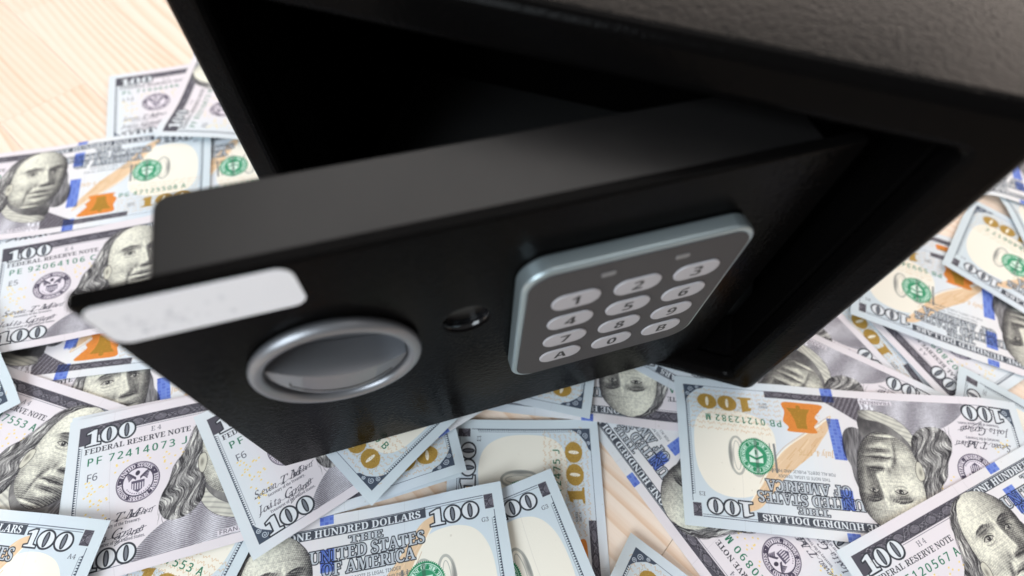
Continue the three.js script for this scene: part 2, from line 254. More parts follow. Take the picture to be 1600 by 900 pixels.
  for (let k = 0; k < 60; k++) { const t = rnd(); stroke(d, [[57.4 + t * 7.6, 18.7 - Math.sin(t * 3) * 1.1 + rr(-0.3, 0.3)], [58.5 + t * 7.4, 17.9 - Math.sin(t * 3) * 1 + rr(-0.3, 0.2)]], 0.22, `rgba(56,54,56,${rr(0.3, 0.8)})`); stroke(d, [[69.9 + t * 6, 18.4 - Math.sin(t * 3) * 0.8 + rr(-0.3, 0.3)], [70.9 + t * 5.6, 17.6 - Math.sin(t * 3) * 0.7]], 0.22, `rgba(44,42,46,${rr(0.3, 0.8)})`); }
  stroke(d, [[62.2, 36.4], [64.6, 35.8], [67, 36.3], [68.8, 35.9], [70.4, 36.2], [72.6, 35.7]], 0.34, 'rgba(50,47,50,.85)'); d.beginPath(); d.ellipse(68.8, 30.9, 0.7, 0.32, 0.2, 0, 7); d.ellipse(71.7, 30.9, 0.5, 0.3, 0, 0, 7); d.fillStyle = 'rgba(44,42,44,.85)'; d.fill();
  stroke(d, [[67.2, 29.2], [66.8, 30.4], [67.6, 31]], 0.22, 'rgba(70,66,66,.7)'); stroke(d, [[72.2, 24], [72.4, 27.6], [73.2, 29.6], [72.8, 30.8]], 0.24, 'rgba(62,59,60,.6)');
  spline(d, [[50.4, 27.8], [52.4, 27.2], [53.2, 29.8], [52.7, 33], [51.6, 35.2], [50.2, 34.4], [49.7, 30.8]]); d.fillStyle = 'rgba(206,202,188,.95)'; d.fill(); d.lineWidth = 0.26; d.strokeStyle = 'rgba(70,66,64,.8)'; d.stroke(); blob(d, 51.2, 30.8, 1, 2.2, 0.1, [90, 86, 80], 0.7);
  for (let k = 0; k < 46; k++) { const x = rr(35, 49), y = 46 + rr(0, 4); stroke(d, [[x, y - 2], [x - rr(0, 1), y], [x - rr(-0.4, 1.6), y + rr(0.6, 2)]], rr(0.1, 0.2), `rgba(60,57,60,${rr(0.3, 0.8)})`); }
  for (let k = 0; k < 30; k++) { const t = k / 29, y = 6 + t * 26, x = hx(y) - hw(y) * 1.02; stroke(d, [[x + 1, y - 1], [x - 0.3, y + 1], [x - rr(0, 0.9), y + rr(2, 3.4)]], 0.14, 'rgba(66,63,66,.6)'); }
  c.drawImage(v, ox, oy, pw, ph);
  seed = old;
}
const baseNote = (() => {
  const cv = canvas(BW * PX, Math.round(BH * PX)), c = cv.getContext('2d'); c.scale(PX, PX);
  const g = c.createLinearGradient(0, 0, BW, 0);
  for (const [t, col] of [[0, '#d3dbe0'], [0.07, '#d9dce1'], [0.16, '#dfd8dd'], [0.45, '#dfd8dc'], [0.56, '#e0dfe0'], [0.66, '#dce0e4'], [0.8, '#cbd5de'], [1, '#cbd6dc']]) g.addColorStop(t, col);   // dye of the paper, blue at both ends
  c.fillStyle = g; c.fillRect(0, 0, BW, BH);
  // cream window, feather, script
  spline(c, [[134, 13], [143, 15.5], [148, 23], [149.3, 34], [147.8, 45], [142, 50.6], [131, 51.4], [119, 49], [113, 43], [113, 33], [117, 22], [124, 15]]); c.fillStyle = '#ece7da'; c.fill();
  const feather = [[129, 8], [125.6, 13.4], [120.6, 19.4], [116, 27], [109.6, 35], [101, 41.8], [92, 47], [85.4, 53], [87.6, 46.4], [92, 40.6], [97, 34.4], [104, 28.6], [111, 22.4], [117.4, 15], [123, 9.6]];
  spline(c, feather); c.fillStyle = '#debf9c'; c.fill(); c.save(); c.clip();
  seed = 99; for (let k = 0; k < 260; k++) { const x = rr(85, 129), y = rr(6, 54), L = rr(3, 8); stroke(c, [[x, y], [x + L * 0.7, y - L * 0.75]], rr(0.12, 0.4), rnd() < 0.5 ? 'rgba(196,146,96,.5)' : 'rgba(238,214,182,.5)'); } c.restore();
  stroke(c, [[86, 52], [98, 43.4], [109, 35.4], [116.4, 26.6], [121, 19.6], [126.5, 12]], 0.45, '#f2ead9'); stroke(c, [[86.3, 52.5], [98.4, 44], [109.5, 36], [117, 27], [121.6, 20]], 0.14, '#b98b60');
  for (let k = 0; k < 9; k++) { c.save(); c.translate(90, 41 + k * 2.3); c.rotate(0.02); for (let x = (k < 3 ? 24 : 18); x < 60;) { const L = rr(1.2, 4.5); c.beginPath(); for (let t = 0; t <= L; t += 0.25) c.lineTo(x + t, Math.sin(t * 5 + x) * 0.42 + Math.sin(t * 2.3) * 0.35); c.lineWidth = 0.2; c.strokeStyle = 'rgba(205,164,120,.75)'; c.stroke(); x += L + 0.8; } c.restore(); }
  text(c, 'July 4, 1776', 87.5, 36, 2.6, 'bold italic serif', 'rgba(206,170,124,.75)', 15);
  // borders
  for (const [x, dx] of [[4.1, 1], [151.9, -1]]) {
    c.fillStyle = '#3c4656'; c.fillRect(Math.min(x, x + dx * 0.25), 10, 0.25, 46);
    for (let y = 12.6; y < 55; y += 0.95) { poly(c, [[x + dx * 0.25, y], [x + dx * 1.15, y + 0.45], [x + dx * 0.25, y + 0.72]]); c.fillStyle = '#2f3846'; c.fill(); }
    c.fillStyle = 'rgba(60,70,88,.8)'; c.fillRect(Math.min(x + dx * 1.35, x + dx * 1.47), 13, 0.14, 42);
  }
  guilloche(c, 4.1, 4, 63, 4.6, 1); c.fillStyle = '#4c4a54'; c.fillRect(4.1, 4, 4.2, 8);
  c.fillStyle = '#414650'; c.fillRect(67, 4, 57.5, 4); c.fillStyle = '#d5dae0'; c.fillRect(67, 4.28, 57, 0.16); c.fillStyle = 'rgba(70,78,92,.9)'; c.fillRect(124, 4, 24, 0.3); c.fillRect(124, 4.9, 24, 0.2); c.fillRect(26, 9.1, 40, 0.18);
  text(c, 'ONE HUNDRED DOLLARS', 69.5, 7.55, 2.75, 'bold serif', '#e1e5ea', 53);
  guilloche(c, 148.3, 4, 3.6, 5.4, 3); guilloche(c, 86, 59.2, 28, 3.3, 5); scroll(c, 4.1, 62.5, 1, 1); scroll(c, 151.9, 62.5, -1, 1);
  c.fillStyle = 'rgba(62,72,90,.85)'; c.fillRect(114, 62.3, 29, 0.2); c.fillRect(10, 62.3, 16, 0.2);
  // numerals and titles
  hundred(c, 6.4, 5.6, 19.4, 7.2); hundred(c, 125.6, 5.5, 20.4, 6.4); 
  text(c, 'FEDERAL RESERVE NOTE', 6.6, 16.1, 2.3, 'bold serif', '#2b2c34', 40.4);
  outlineText(c, 'THE', 93.2, 11.5, 2.5, 13.6); outlineText(c, 'UNITED STATES', 77.8, 16.7, 4.1, 45.6); outlineText(c, 'OF AMERICA', 82.4, 21.9, 4.1, 36.6);
  text(c, 'THIS NOTE IS LEGAL TENDER', 91, 24.6, 1.25, 'sans', '#4c515b', 22); text(c, 'FOR ALL DEBTS, PUBLIC AND PRIVATE', 88.4, 26.8, 1.25, 'sans', '#4c515b', 29);
  // grey numeral behind the green seal
  for (const [x, w] of [[113.4, 1], [115.4, 0.4]]) { c.fillStyle = 'rgba(96,100,104,.8)'; c.fillRect(x - w / 2, 25, w, 12.6); }
  for (const [x, rx] of [[121.6, 4.4], [130.4, 3.4]]) { c.beginPath(); c.ellipse(x, 31, rx, 8, 0, 0, 7); c.lineWidth = 1; c.strokeStyle = 'rgba(132,134,132,.55)'; c.stroke(); blob(c, x + rx * 0.8, 31, 1.3, 7, 0, [90, 92, 92], 0.7); c.beginPath(); c.ellipse(x, 31, rx * 0.45, 6.2, 0, 0, 7); c.lineWidth = 0.3; c.stroke(); }
  // green seal
  c.beginPath(); for (let k = 0; k < 120; k++) { const a = k / 120 * Math.PI * 2, r = k % 2 ? 8.1 : 7.45; c.lineTo(122 + Math.cos(a) * r, 31.3 + Math.sin(a) * r); } c.fillStyle = '#1d8558'; c.fill();
  c.beginPath(); c.arc(122, 31.3, 6.9, 0, 7); c.lineWidth = 0.3; c.strokeStyle = '#cfe5d8'; c.stroke(); ringText(c, 'THE DEPARTMENT OF THE TREASURY 1789 ', 122, 31.3, 5.15, 1.35, '#d8eadf', -4.4, 1.88);
  c.beginPath(); c.arc(122, 31.3, 4.8, 0, 7); c.lineWidth = 0.25; c.stroke(); c.fillStyle = '#2c8f64'; c.fill();
  poly(c, [[119, 28.6], [125, 28.6], [125, 32.4], [122, 35.4], [119, 32.4]]); c.fillStyle = '#d5e8dc'; c.fill(); poly(c, [[119, 31], [122, 29.6], [125, 31], [125, 31.9], [122, 30.6], [119, 31.9]]); c.fillStyle = '#1d8558'; c.fill(); c.fillRect(121.6, 32, 0.8, 2);
  c.save(); c.globalAlpha = 0.4; c.fillStyle = '#3d443f'; c.fillRect(121, 24, 1.4, 14.4); c.restore();
  // gold numeral lower right
  c.fillStyle = '#a8853a';
  poly(c, [[121.4, 52], [125.6, 51], [125.6, 57.2], [127, 57.6], [127, 58.3], [120.6, 58.3], [120.6, 57.6], [122.2, 57.2], [122.2, 53.2], [121, 53.4]]); c.fill();
  for (const x of [132.2, 141.6]) { c.fillStyle = '#a8853a'; c.beginPath(); c.ellipse(x, 54.7, 4.5, 3.8, 0, 0, 7); c.fill(); c.fillStyle = '#eee7d6'; c.beginPath(); c.ellipse(x, 54.7, 0.75, 2.3, 0.1, 0, 7); c.fill(); }
  seed = 5; for (let k = 0; k < 500; k++) { const x = rr(120, 146.5), y = rr(50.8, 58.4); c.fillStyle = rnd() < 0.5 ? 'rgba(120,88,26,.35)' : 'rgba(214,180,96,.35)'; c.fillRect(x, y, 0.3, 0.3); }
  text(c, 'SERIES', 113.4, 54.8, 0.9, 'bold serif', '#4a4d55', 4); text(c, '2017 A', 113.6, 56.4, 0.9, 'bold serif', '#4a4d55', 3.6);
  // inkwell and bell
  spline(c, [[93, 44.2], [99, 43.8], [106, 44.1], [105.4, 46], [107.4, 48.6], [106.2, 53], [106.6, 57.4], [98, 57.9], [88.6, 57.6], [90, 54.6], [92.6, 51.6], [91.6, 49.6], [93.8, 47]]); c.fillStyle = '#d98436'; c.fill();
  poly(c, [[97, 45.6], [101.6, 45.6], [102, 49], [103.4, 52.6], [105, 55], [94.4, 55], [96, 52.6], [97, 49]]); c.fillStyle = '#a57a22'; c.fill(); c.beginPath(); c.arc(99.6, 55.6, 1, 0, 7); c.fill();
  seed = 6; for (let k = 0; k < 240; k++) { c.fillStyle = rnd() < 0.5 ? 'rgba(240,150,70,.35)' : 'rgba(170,84,20,.3)'; c.fillRect(rr(90, 106), rr(44.4, 57.2), 0.5, 0.25); }
  // yellow dots
  seed = 8; for (let k = 0; k < 70; k++) { const q = rnd() < 0.5, x = q ? rr(8, 17) : rr(17, 45), y = q ? rr(28, 48) : rr(22.6, 30); if (Math.hypot(x - 27.4, y - 32.5) > 9) { c.fillStyle = 'rgba(236,206,112,.9)'; c.beginPath(); c.ellipse(x, y, 0.42, 0.32, -0.4, 0, 7); c.fill(); } }
  // reserve seal
  c.beginPath(); c.arc(27.4, 32.5, 8, 0, 7); c.fillStyle = '#453e50'; c.fill(); c.beginPath(); c.arc(27.4, 32.5, 7.6, 0, 7); c.lineWidth = 0.16; c.strokeStyle = '#d8d0da'; c.stroke(); ringText(c, 'UNITED STATES · FEDERAL RESERVE SYSTEM · ', 27.4, 32.5, 5.95, 1.45, '#e4dce4', -2.7, 3.58);
  c.beginPath(); c.arc(27.4, 32.5, 5.5, 0, 7); c.fillStyle = '#dfd7e0'; c.fill(); c.lineWidth = 0.2; c.strokeStyle = '#453e50'; c.stroke();
  for (const m of [-1, 1]) for (let k = 0; k < 7; k++) stroke(c, [[27.4 + m * 0.9, 31.4 - k * 0.12], [27.4 + m * (2 + k * 0.2), 30.6 - k * 0.3], [27.4 + m * (3.3 + k * 0.15), 31.8 - k * 0.52]], 0.34, k % 2 ? '#5d5668' : '#3c3646');
  c.fillStyle = '#3c3646'; c.beginPath(); c.ellipse(27.2, 29, 0.8, 1, 0.3, 0, 7); c.fill(); poly(c, [[25, 32], [29.8, 32], [29.7, 35], [27.4, 36.8], [25.1, 35]]); c.fillStyle = '#5a5366'; c.fill(); c.fillStyle = '#dfd7e0'; for (let k = 0; k < 5; k++) c.fillRect(25.35 + k * 0.9, 33, 0.42, 2.6);
  for (let k = 0; k < 12; k++) { const t = 0.5 + k * 0.19; c.fillStyle = '#6a6274'; c.fillRect(27.4 - Math.cos(t) * 4.6, 32.5 + Math.sin(t) * 4.6, 0.4, 0.4); }
  portrait(c);
  c.fillStyle = '#d9d3da'; c.save(); c.translate(57, 61.6); c.fillRect(-0.6, -1.7, 14.6, 2.2); c.restore(); text(c, 'FRANKLIN', 57, 61.6, 1.5, 'sans', '#4a4650', 13.4);
  hundred(c, 8.2, 55.2, 19.6, 7);
  return cv;
})();
const notePaper = (() => { const n = 256, a = tileNoise(n, 128, 71), b = tileNoise(n, 40, 72), o = new Float32Array(n * n); for (let i = 0; i < n * n; i++) o[i] = 0.5 + 0.5 * (a[i] - 0.5) + 0.3 * (b[i] - 0.5); const t = greyTex(n, o, 1); t.repeat.set(6, 2.6); return t; })();
// handwriting: slanted thin letters that wander on the line
function pen(c, s, x, y, size, width, sd) {
  const old = seed; seed = sd; const n = s.length;
  [...s].forEach((q, i) => { c.save(); c.translate(x + width * i / n, y + rr(-0.35, 0.35)); c.rotate(rr(-0.18, 0.1)); c.transform(1, 0, -0.25, 1, 0, 0); const k = size / 14 * (q === q.toUpperCase() ? rr(1.05, 1.4) : rr(0.72, 1)); c.scale(k * rr(0.9, 1.25), k); c.font = 'italic 19px serif'; c.fillStyle = '#3a3944'; c.fillText(q, 0, 0); c.restore(); });
  const pts = []; for (let i = 0; i <= 26; i++) pts.push([x + width * i / 26, y - 0.25 + rr(-0.55, 0.3)]); stroke(c, pts, 0.13, 'rgba(52,50,60,.8)'); seed = old;
}
function noteMaterial(serial, district, plate, k) {
  const cv = canvas(BW * PX, Math.round(BH * PX)), c = cv.getContext('2d'); c.drawImage(baseNote, 0, 0); c.scale(PX, PX);
  const put = (s, x, y, w, size, col) => { const wt = [...s].map((q) => (q === ' ' ? 0.45 : 1)), sum = wt.reduce((p, q) => p + q, 0); let t = 0; [...s].forEach((q, i) => { const X = x + w * (t + wt[i] / 2) / sum; text(c, q, X - 0.06, y, size, 'mono', col, 0, 'center'); text(c, q, X + 0.08, y, size, 'mono', col, 0, 'center'); t += wt[i]; }); };
  put(serial, 7.6, 21.2, 38.5, 3.15, GREEN); put(serial, 108, 48.4, 35.5, 2.9, GREEN);
  text(c, district, 8.2, 27.6, 3, 'sans', '#4b4d58'); text(c, plate, 146.2, 14, 1.7, 'serif', '#3c404a'); text(c, plate[0] + ' 4', 31.5, 12.3, 2, 'serif', '#4c4d58');
  // signatures
  const old = seed; seed = 300 + k * 0;
  text(c, 'Secretary of the Treasury.', 13.5, 47.9, 1.15, 'bold serif', '#3b3b45', 15.4); text(c, 'Treasurer of the United States.', 12, 54.2, 1.15, 'bold serif', '#3b3b45', 18.6);
  pen(c, 'Steven T. Mnuchin', 8.6, 46, 2.5, 24, 11); pen(c, 'Jovita Carranza', 8, 52.4, 2.8, 21.5, 12); stroke(c, [[24, 51], [20, 55], [27, 51.4], [31, 50.6]], 0.16, '#33323c'); stroke(c, [[26, 44.8], [30, 45], [34, 43.8]], 0.16, '#33323c');
  seed = old;
  // woven ribbon: squares of blue that shift from note to note
  c.globalCompositeOperation = 'multiply'; const x0 = 82, off = ((k * 37) % 11) - 5, sh = k % 3 === 0 ? 12 : 0;
  for (const [a, b] of [[-4, 3.4], [10 + sh * 0.2, 20.5], [28 + off, 49 + off * 0.5], [57.5 + off * 0.4, 70]]) {
    const g = c.createLinearGradient(x0, 0, x0 + 5.6, 0); g.addColorStop(0, 'rgba(100,132,226,.9)'); g.addColorStop(1, 'rgba(120,152,236,.9)'); c.fillStyle = g; c.fillRect(x0, a, 5.5, b - a);
    for (let y = a; y < b; y += 1.6) for (let q = 0; q < 3; q++) { c.fillStyle = (q + Math.round(y)) % 2 ? 'rgba(120,140,220,.5)' : 'rgba(200,214,255,.4)'; c.fillRect(x0 + q * 1.85 + 0.2, y, 1.3, 1.1); }
  }
  c.globalCompositeOperation = 'source-over';
  // handling: faint creases and spots
  const o2 = seed; seed = 900 + k * 17;
  for (let i = 0; i < 3; i++) { const x = rr(10, 150); stroke(c, [[x, 0], [x + rr(-2, 2), 33], [x + rr(-4, 4), 66]], 0.18, 'rgba(120,116,112,.16)'); }
  for (let i = 0; i < 40; i++) { c.fillStyle = `rgba(120,104,80,${rr(0.04, 0.16)})`; c.beginPath(); c.arc(rr(0, 156), rr(0, 66), rr(0.1, 0.5), 0, 7); c.fill(); }
  seed = o2;
  const t = new THREE.CanvasTexture(cv); t.colorSpace = THREE.SRGBColorSpace; t.anisotropy = 8;
  return std({ map: t, roughness: 0.82, bumpMap: notePaper, bumpScale: 0.00003 });
}

// ---------------------------------------------------------------- the safe stands here (mm on the table)
const SAFE = { x: 122.9, z: -86.6, a: 15.2 * Math.PI / 180, w: 225, h: 166.3, d: 170, y: 1.7 };
const sDir = [Math.cos(SAFE.a), Math.sin(SAFE.a)];
const inSafe = (x, z) => { const dx = x - SAFE.x, dz = z - SAFE.z, u = dx * sDir[0] + dz * sDir[1], v = dx * sDir[1] - dz * sDir[0]; return Math.min(u + SAFE.w, -u, v, SAFE.d - v); };  // mm inside, negative outside

// ---------------------------------------------------------------- banknotes, lowest first: serial, district, plate, angle, centre x, z, corner lifts [tl, tr, br, bl] mm, label
const notes = [
  ['PB 36150728 D', 'B2', 'B2', -16.1, -95.3, -62.8, [0, 0, 0, 0], 'mostly hidden hundred dollar bill, gold corner peeking out beneath the point down bill'],
  ['PD 20935184 C', 'D4', 'C1', -20.1, -153.7, -83.2, [0, 0, 0, 0], 'hundred dollar bill showing only a strip of eyes and nose left of the door corner'],
  ['PK 58210394 B', 'K11', 'D2', -8.8, -206.3, -121.1, [0, 0, 0, 0], 'hundred dollar bill with orange inkwell strip showing just below the white label of the door'],
  ['PB 47120890 M', 'B2', 'B3', -124.1, 94.4, -60.1, [0, 0, 0, 0], 'slanting hundred dollar bill ending 890 M, head cut off by the upside down bill'],
  ['PJ 72412475 J', 'J10', 'E1', -90.7, 17.6, 5.3, [0, 1.6, 1.2, 0], 'hundred dollar bill lying sideways with serial ending 412475 J in front of the door'],
  ['PG 20948317 E', 'G7', 'G3', -21.3, -33.6, 8.8, [0, 3.4, 6.5, 0], 'second hundred dollar bill marked G3, under the front one, right edge raised'],
  ['PG 51837206 E', 'G7', 'G3', -10.2, -65.4, 1.8, [0, 2.6, 2.4, 0], 'front hundred dollar bill at bottom centre showing the words of its title and blue ribbon'],
  ['PB 01447553 A', 'B2', 'A3', 16.7, -166.9, -44.1, [0.5, 1, 0, 0], 'hundred dollar bill with serial ending 553 A, large half face at the left edge'],
  ['PL 71930246 F', 'L12', 'E1', -19.1, -165.5, -290.8, [0.5, 0, 0, 0.3], 'farthest hundred dollar bill with its seal showing, on bare wood at upper left'],
  ['PB 41127960 G', 'B2', 'F2', -17.3, -194.2, -207.9, [0, 0, 0, 0], 'hundred dollar bill beside the safe, only green seal and quill showing behind the door'],
  ['PG 47125508 A', 'G7', 'B1', -14.3, -241.2, -203.2, [0.5, 1, 0, 1.5], 'hundred dollar bill with full portrait and orange inkwell at upper left, above the door'],
  ['PF 83310472 H', 'F6', 'C3', -92.3, -170.7, -319.0, [2.4, 0, 0, 1.4], 'hundred dollar bill standing on end against the left wall of the safe'],
  ['PE 90751326 C', 'E5', 'E2', -18.8, -166.0, -154.8, [1, 0, 0, 0.5], 'hundred dollar bill whose thin top margin shows behind serial PE 92064106 C'],
  ['PE 92064106 C', 'E5', 'E4', -18.7, -167.8, -152.4, [1.2, 0, 0, 1.4], 'hundred dollar bill with serial PE 92064106 C left of the white label'],
  ['PA 66203915 D', 'A1', 'D1', -35.5, -286.5, -58.1, [0, 0, 2.4, 0], 'blank corner of a hundred dollar bill at the left edge above serial 553 A'],
  ['PF 10398842 J', 'F6', 'E3', -15.0, -94.8, -58.6, [0.5, 0, 0, 0.4], 'hundred dollar bill hidden but for its top border above serial PF 72414073 J'],
  ['PF 72414073 J', 'F6', 'E1', -16.6, -92.8, -58.3, [1.4, 0, 0, 1.0], 'hundred dollar bill with serial PF 72414073 J left of the door bottom corner'],
  ['PA 35720918 B', 'A1', 'A4', 5.6, -225.6, -3.3, [0, 3.6, 2.0, 0], 'hundred dollar bill at the bottom left corner showing its top right numeral'],
  ['PH 55029174 A', 'H8', 'H1', -174.8, 55.3, -105.7, [0, 0, 0, 0], 'upside down hundred dollar bill with a forehead showing below the keypad corner'],
  ['PC 64810253 K', 'C3', 'C2', 11.7, -23.9, -122.0, [0, 0, 0.6, 0], 'hundred dollar bill corner with one gold zero under the door below the keypad'],
  ['PF 29501863 J', 'F6', 'F1', -34.7, -42.9, -87.8, [1.4, 0, 0, 2.2], 'hundred dollar bill with two signatures pointing its corner down below the door corner'],
  ['PD 83016420 B', 'D4', 'B4', 42.5, -80.9, -112.9, [0, 0, 2.4, 0], 'hundred dollar bill turned point down under the door, two gold zeros and letter B'],
  ['PK 91562037 C', 'K11', 'K1', -143.6, 103.6, 47.0, [0, 1.4, 2.4, 0], 'small gold cornered tip of a hundred dollar bill at bottom centre on bare wood'],
  ['PB 30871562 D', 'B2', 'D3', -156.6, 273.5, -146.3, [0, 0, 0, 0], 'hundred dollar bill sliver beside the right wall of the safe, under two others'],
  ['PL 42905718 A', 'L12', 'L1', -111.3, 196.0, -60.8, [0, 0, 0, 0], 'hundred dollar bill with a steep gold numeral strip right of the safe'],
  ['PE 16720439 B', 'E5', 'E2', -118.5, 139.8, -144.1, [0.6, 0, 0, 0.5], 'steep upside down hundred dollar bill with grey coat touching the right wall of the safe'],
  ['PA 30280998 B', 'A1', 'A2', -118.0, 218.2, -161.1, [1, 0, 0, 0], 'hundred dollar bill with serial PA 30280998 reading upward at the right'],
  ['PC 77340162 F', 'C3', 'C1', -148.7, 136.0, -98.9, [1.2, 0, 0, 1], 'upside down hundred dollar bill with chin and collar beside the safe front corner'],
  ['PH 60417285 D', 'H8', 'H2', -55.2, 217.2, -20.4, [0, 1, 0.5, 0], 'hundred dollar bill on its side at the right edge, sideways zero showing'],
  ['PB 59934217 A', 'B2', 'B1', -158.3, 272.1, -132.7, [0, 2, 0, 0], 'upside down hundred dollar bill with green seal and blue ribbon right of the safe'],
  ['PB 01212382 M', 'B2', 'E3', -174.9, 164.8, -56.0, [3, 1.8, 0, 5.5], 'upside down hundred dollar bill with serial PB 01212382 M in front of the safe corner'],
  ['PF 28840617 C', 'F6', 'F3', -139.9, 331.0, -138.6, [0, 2.4, 1.5, 0], 'upside down hundred dollar bill with gold numeral and green seal at far right edge'],
  ['PJ 90562381 A', 'J10', 'J2', -175.9, 387.0, -189.3, [0, 0, 0.5, 0], 'pale edge of a hundred dollar bill at the right margin crossing gold digits'],
  ['PD 74106953 B', 'D4', 'D4', -159.6, 341.1, -239.1, [0, 0.5, 0, 0], 'topmost hundred dollar bill at the right margin with blue ribbon, beside the safe'],
  ['PB 55120567 A', 'H8', 'H4', -23.7, 228.8, -20.9, [3, 1, 0, 1.5], 'hundred dollar bill with serial ending 55120567 A at the bottom right corner'],
];
{
  const cell = 2, X0 = -440, Z0 = -460, NX = 440, NZ = 290, Hf = new Float32Array(NX * NZ);
  const at = (x, z) => { const i = Math.round((x - X0) / cell), j = Math.round((z - Z0) / cell); return i < 0 || j < 0 || i >= NX || j >= NZ ? 0 : Hf[j * NX + i]; };
  const around = (x, z, r) => { let m = 0; for (let a = -r; a <= r; a += cell) for (let b = -r; b <= r; b += cell) m = Math.max(m, at(x + a, z + b)); return m; };
  const NU = 52, NV = 22; let worst = 0;
  notes.forEach(([serial, district, plate, deg, px, pz, lift, label], k) => {
    const cx = px * 0.992, cz = pz * 0.992;
    const a = deg * Math.PI / 180, ca = Math.cos(a), sa = Math.sin(a), W1 = NU + 1, n = W1 * (NV + 1);
    const X = new Float32Array(n), Z = new Float32Array(n), under = new Float32Array(n); let b = new Float32Array(n);
    seed = 5000 + k * 131; const ph = rr(0, 6.3), wob = rr(0.25, 0.7), ph2 = rr(0, 6.3), arch = rr(0, 1.2), skew = rr(-2.5, 2.5);
    for (let j = 0; j <= NV; j++) for (let i = 0; i <= NU; i++) {
      const u = i / NU, v = j / NV, lx = (u - 0.5) * BW, ly = (v - 0.5) * BH, q = j * W1 + i;
      X[q] = cx + lx * ca - ly * sa; Z[q] = cz + lx * sa + ly * ca;
      under[q] = around(X[q], Z[q], 4) + 0.16;
      const c4 = (p) => p * p * (1.6 - 0.6 * p);
      let L = lift[0] * c4((1 - u) * (1 - v * 0.6)) * sstep(0.5, 1, 1 - u) + lift[1] * sstep(0.55, 1, u) * (1 - v * 0.75) + lift[2] * sstep(0.55, 1, u) * (0.25 + v * 0.75) * (lift[2] > lift[1] ? 1 : v) + lift[3] * sstep(0.5, 1, 1 - u) * (0.25 + v * 0.75);
      L += wob * (1 + Math.sin(u * 8 + v * skew + ph)) * 0.5 + 0.22 * (1 + Math.sin(u * 19 + v * 5 + ph2)) * 0.5 + arch * Math.abs(u - 0.5);
      b[q] = L * (1 - sstep(-16, -3, inSafe(X[q], Z[q])));
    }
    const curl = b; b = under.slice();
    for (let it = 0; it < 40; it++) {
      const o = b.slice();
      for (let j = 0; j <= NV; j++) for (let i = 0; i <= NU; i++) {
        const q = j * W1 + i, l = i ? o[q - 1] : 2 * o[q] - o[q + 1], r = i < NU ? o[q + 1] : 2 * o[q] - o[q - 1], t = j ? o[q - W1] : 2 * o[q] - o[q + W1], d = j < NV ? o[q + W1] : 2 * o[q] - o[q - W1];
        b[q] = Math.max(under[q], (l + r + t + d) / 4);
      }
    }
    for (let q = 0; q < n; q++) { b[q] += curl[q]; if (inSafe(X[q], Z[q]) > -4) { worst = Math.max(worst, b[q]); } }
    // a sheet 0.1 mm thick, front and back
    const pos = [], uv = [], idx = [];
    for (const s of [0, -0.1]) for (let j = 0; j <= NV; j++) for (let i = 0; i <= NU; i++) { const q = j * W1 + i; pos.push((X[q] - cx) * MM, (b[q] + s) * MM, (Z[q] - cz) * MM); uv.push(i / NU, 1 - j / NV); }
    for (let j = 0; j < NV; j++) for (let i = 0; i < NU; i++) { const q = j * W1 + i; idx.push(q, q + W1, q + 1, q + 1, q + W1, q + W1 + 1); const m = q + n; idx.push(m, m + 1, m + W1, m + 1, m + W1 + 1, m + W1); }
    const rim = []; for (let i = 0; i <= NU; i++) rim.push(i); for (let j = 1; j <= NV; j++) rim.push(j * W1 + NU); for (let i = NU - 1; i >= 0; i--) rim.push(NV * W1 + i); for (let j = NV - 1; j > 0; j--) rim.push(j * W1);
    const r0 = pos.length / 3; rim.forEach((q) => { for (const m of [q, q + n]) { pos.push(pos[m * 3], pos[m * 3 + 1], pos[m * 3 + 2]); uv.push(0.004, 0.004); } });
    rim.forEach((q, i) => { const c0 = r0 + i * 2, d0 = r0 + ((i + 1) % rim.length) * 2; idx.push(c0, d0, c0 + 1, d0, d0 + 1, c0 + 1); });
    const g = new THREE.BufferGeometry(); g.setAttribute('position', new THREE.Float32BufferAttribute(pos, 3)); g.setAttribute('uv', new THREE.Float32BufferAttribute(uv, 2)); g.setIndex(idx); g.computeVertexNormals();
    const m = mesh('banknote', g, noteMaterial(serial, district, plate, k), scene, false);
    m.position.set(cx * MM, 0, cz * MM); m.userData = { label, category: 'banknote', group: 'hundred dollar bills strewn over the table' };
    // raise the surface for the bills that come on top
    for (let j = 0; j < NZ; j++) for (let i = 0; i < NX; i++) {
      const dx = X0 + i * cell - cx, dz = Z0 + j * cell - cz, u = (dx * ca + dz * sa) / BW + 0.5, v = (-dx * sa + dz * ca) / BH + 0.5;
      if (u < -0.004 || v < -0.01 || u > 1.004 || v > 1.01) continue;
      const fu = Math.max(0, Math.min(NU - 1e-3, u * NU)), fv = Math.max(0, Math.min(NV - 1e-3, v * NV)), i0 = fu | 0, j0 = fv | 0, tu = fu - i0, tv = fv - j0, q = j0 * W1 + i0;
      const y = mix(mix(b[q], b[q + 1], tu), mix(b[q + W1], b[q + W1 + 1], tu), tv);
      Hf[j * NX + i] = Math.max(Hf[j * NX + i], y);
    }
  });
  console.log('highest bill under the safe', worst.toFixed(2), 'mm');
  SAFE.y = Math.max(SAFE.y, worst + 0.05); SAFE.h = 168 - SAFE.y;
}

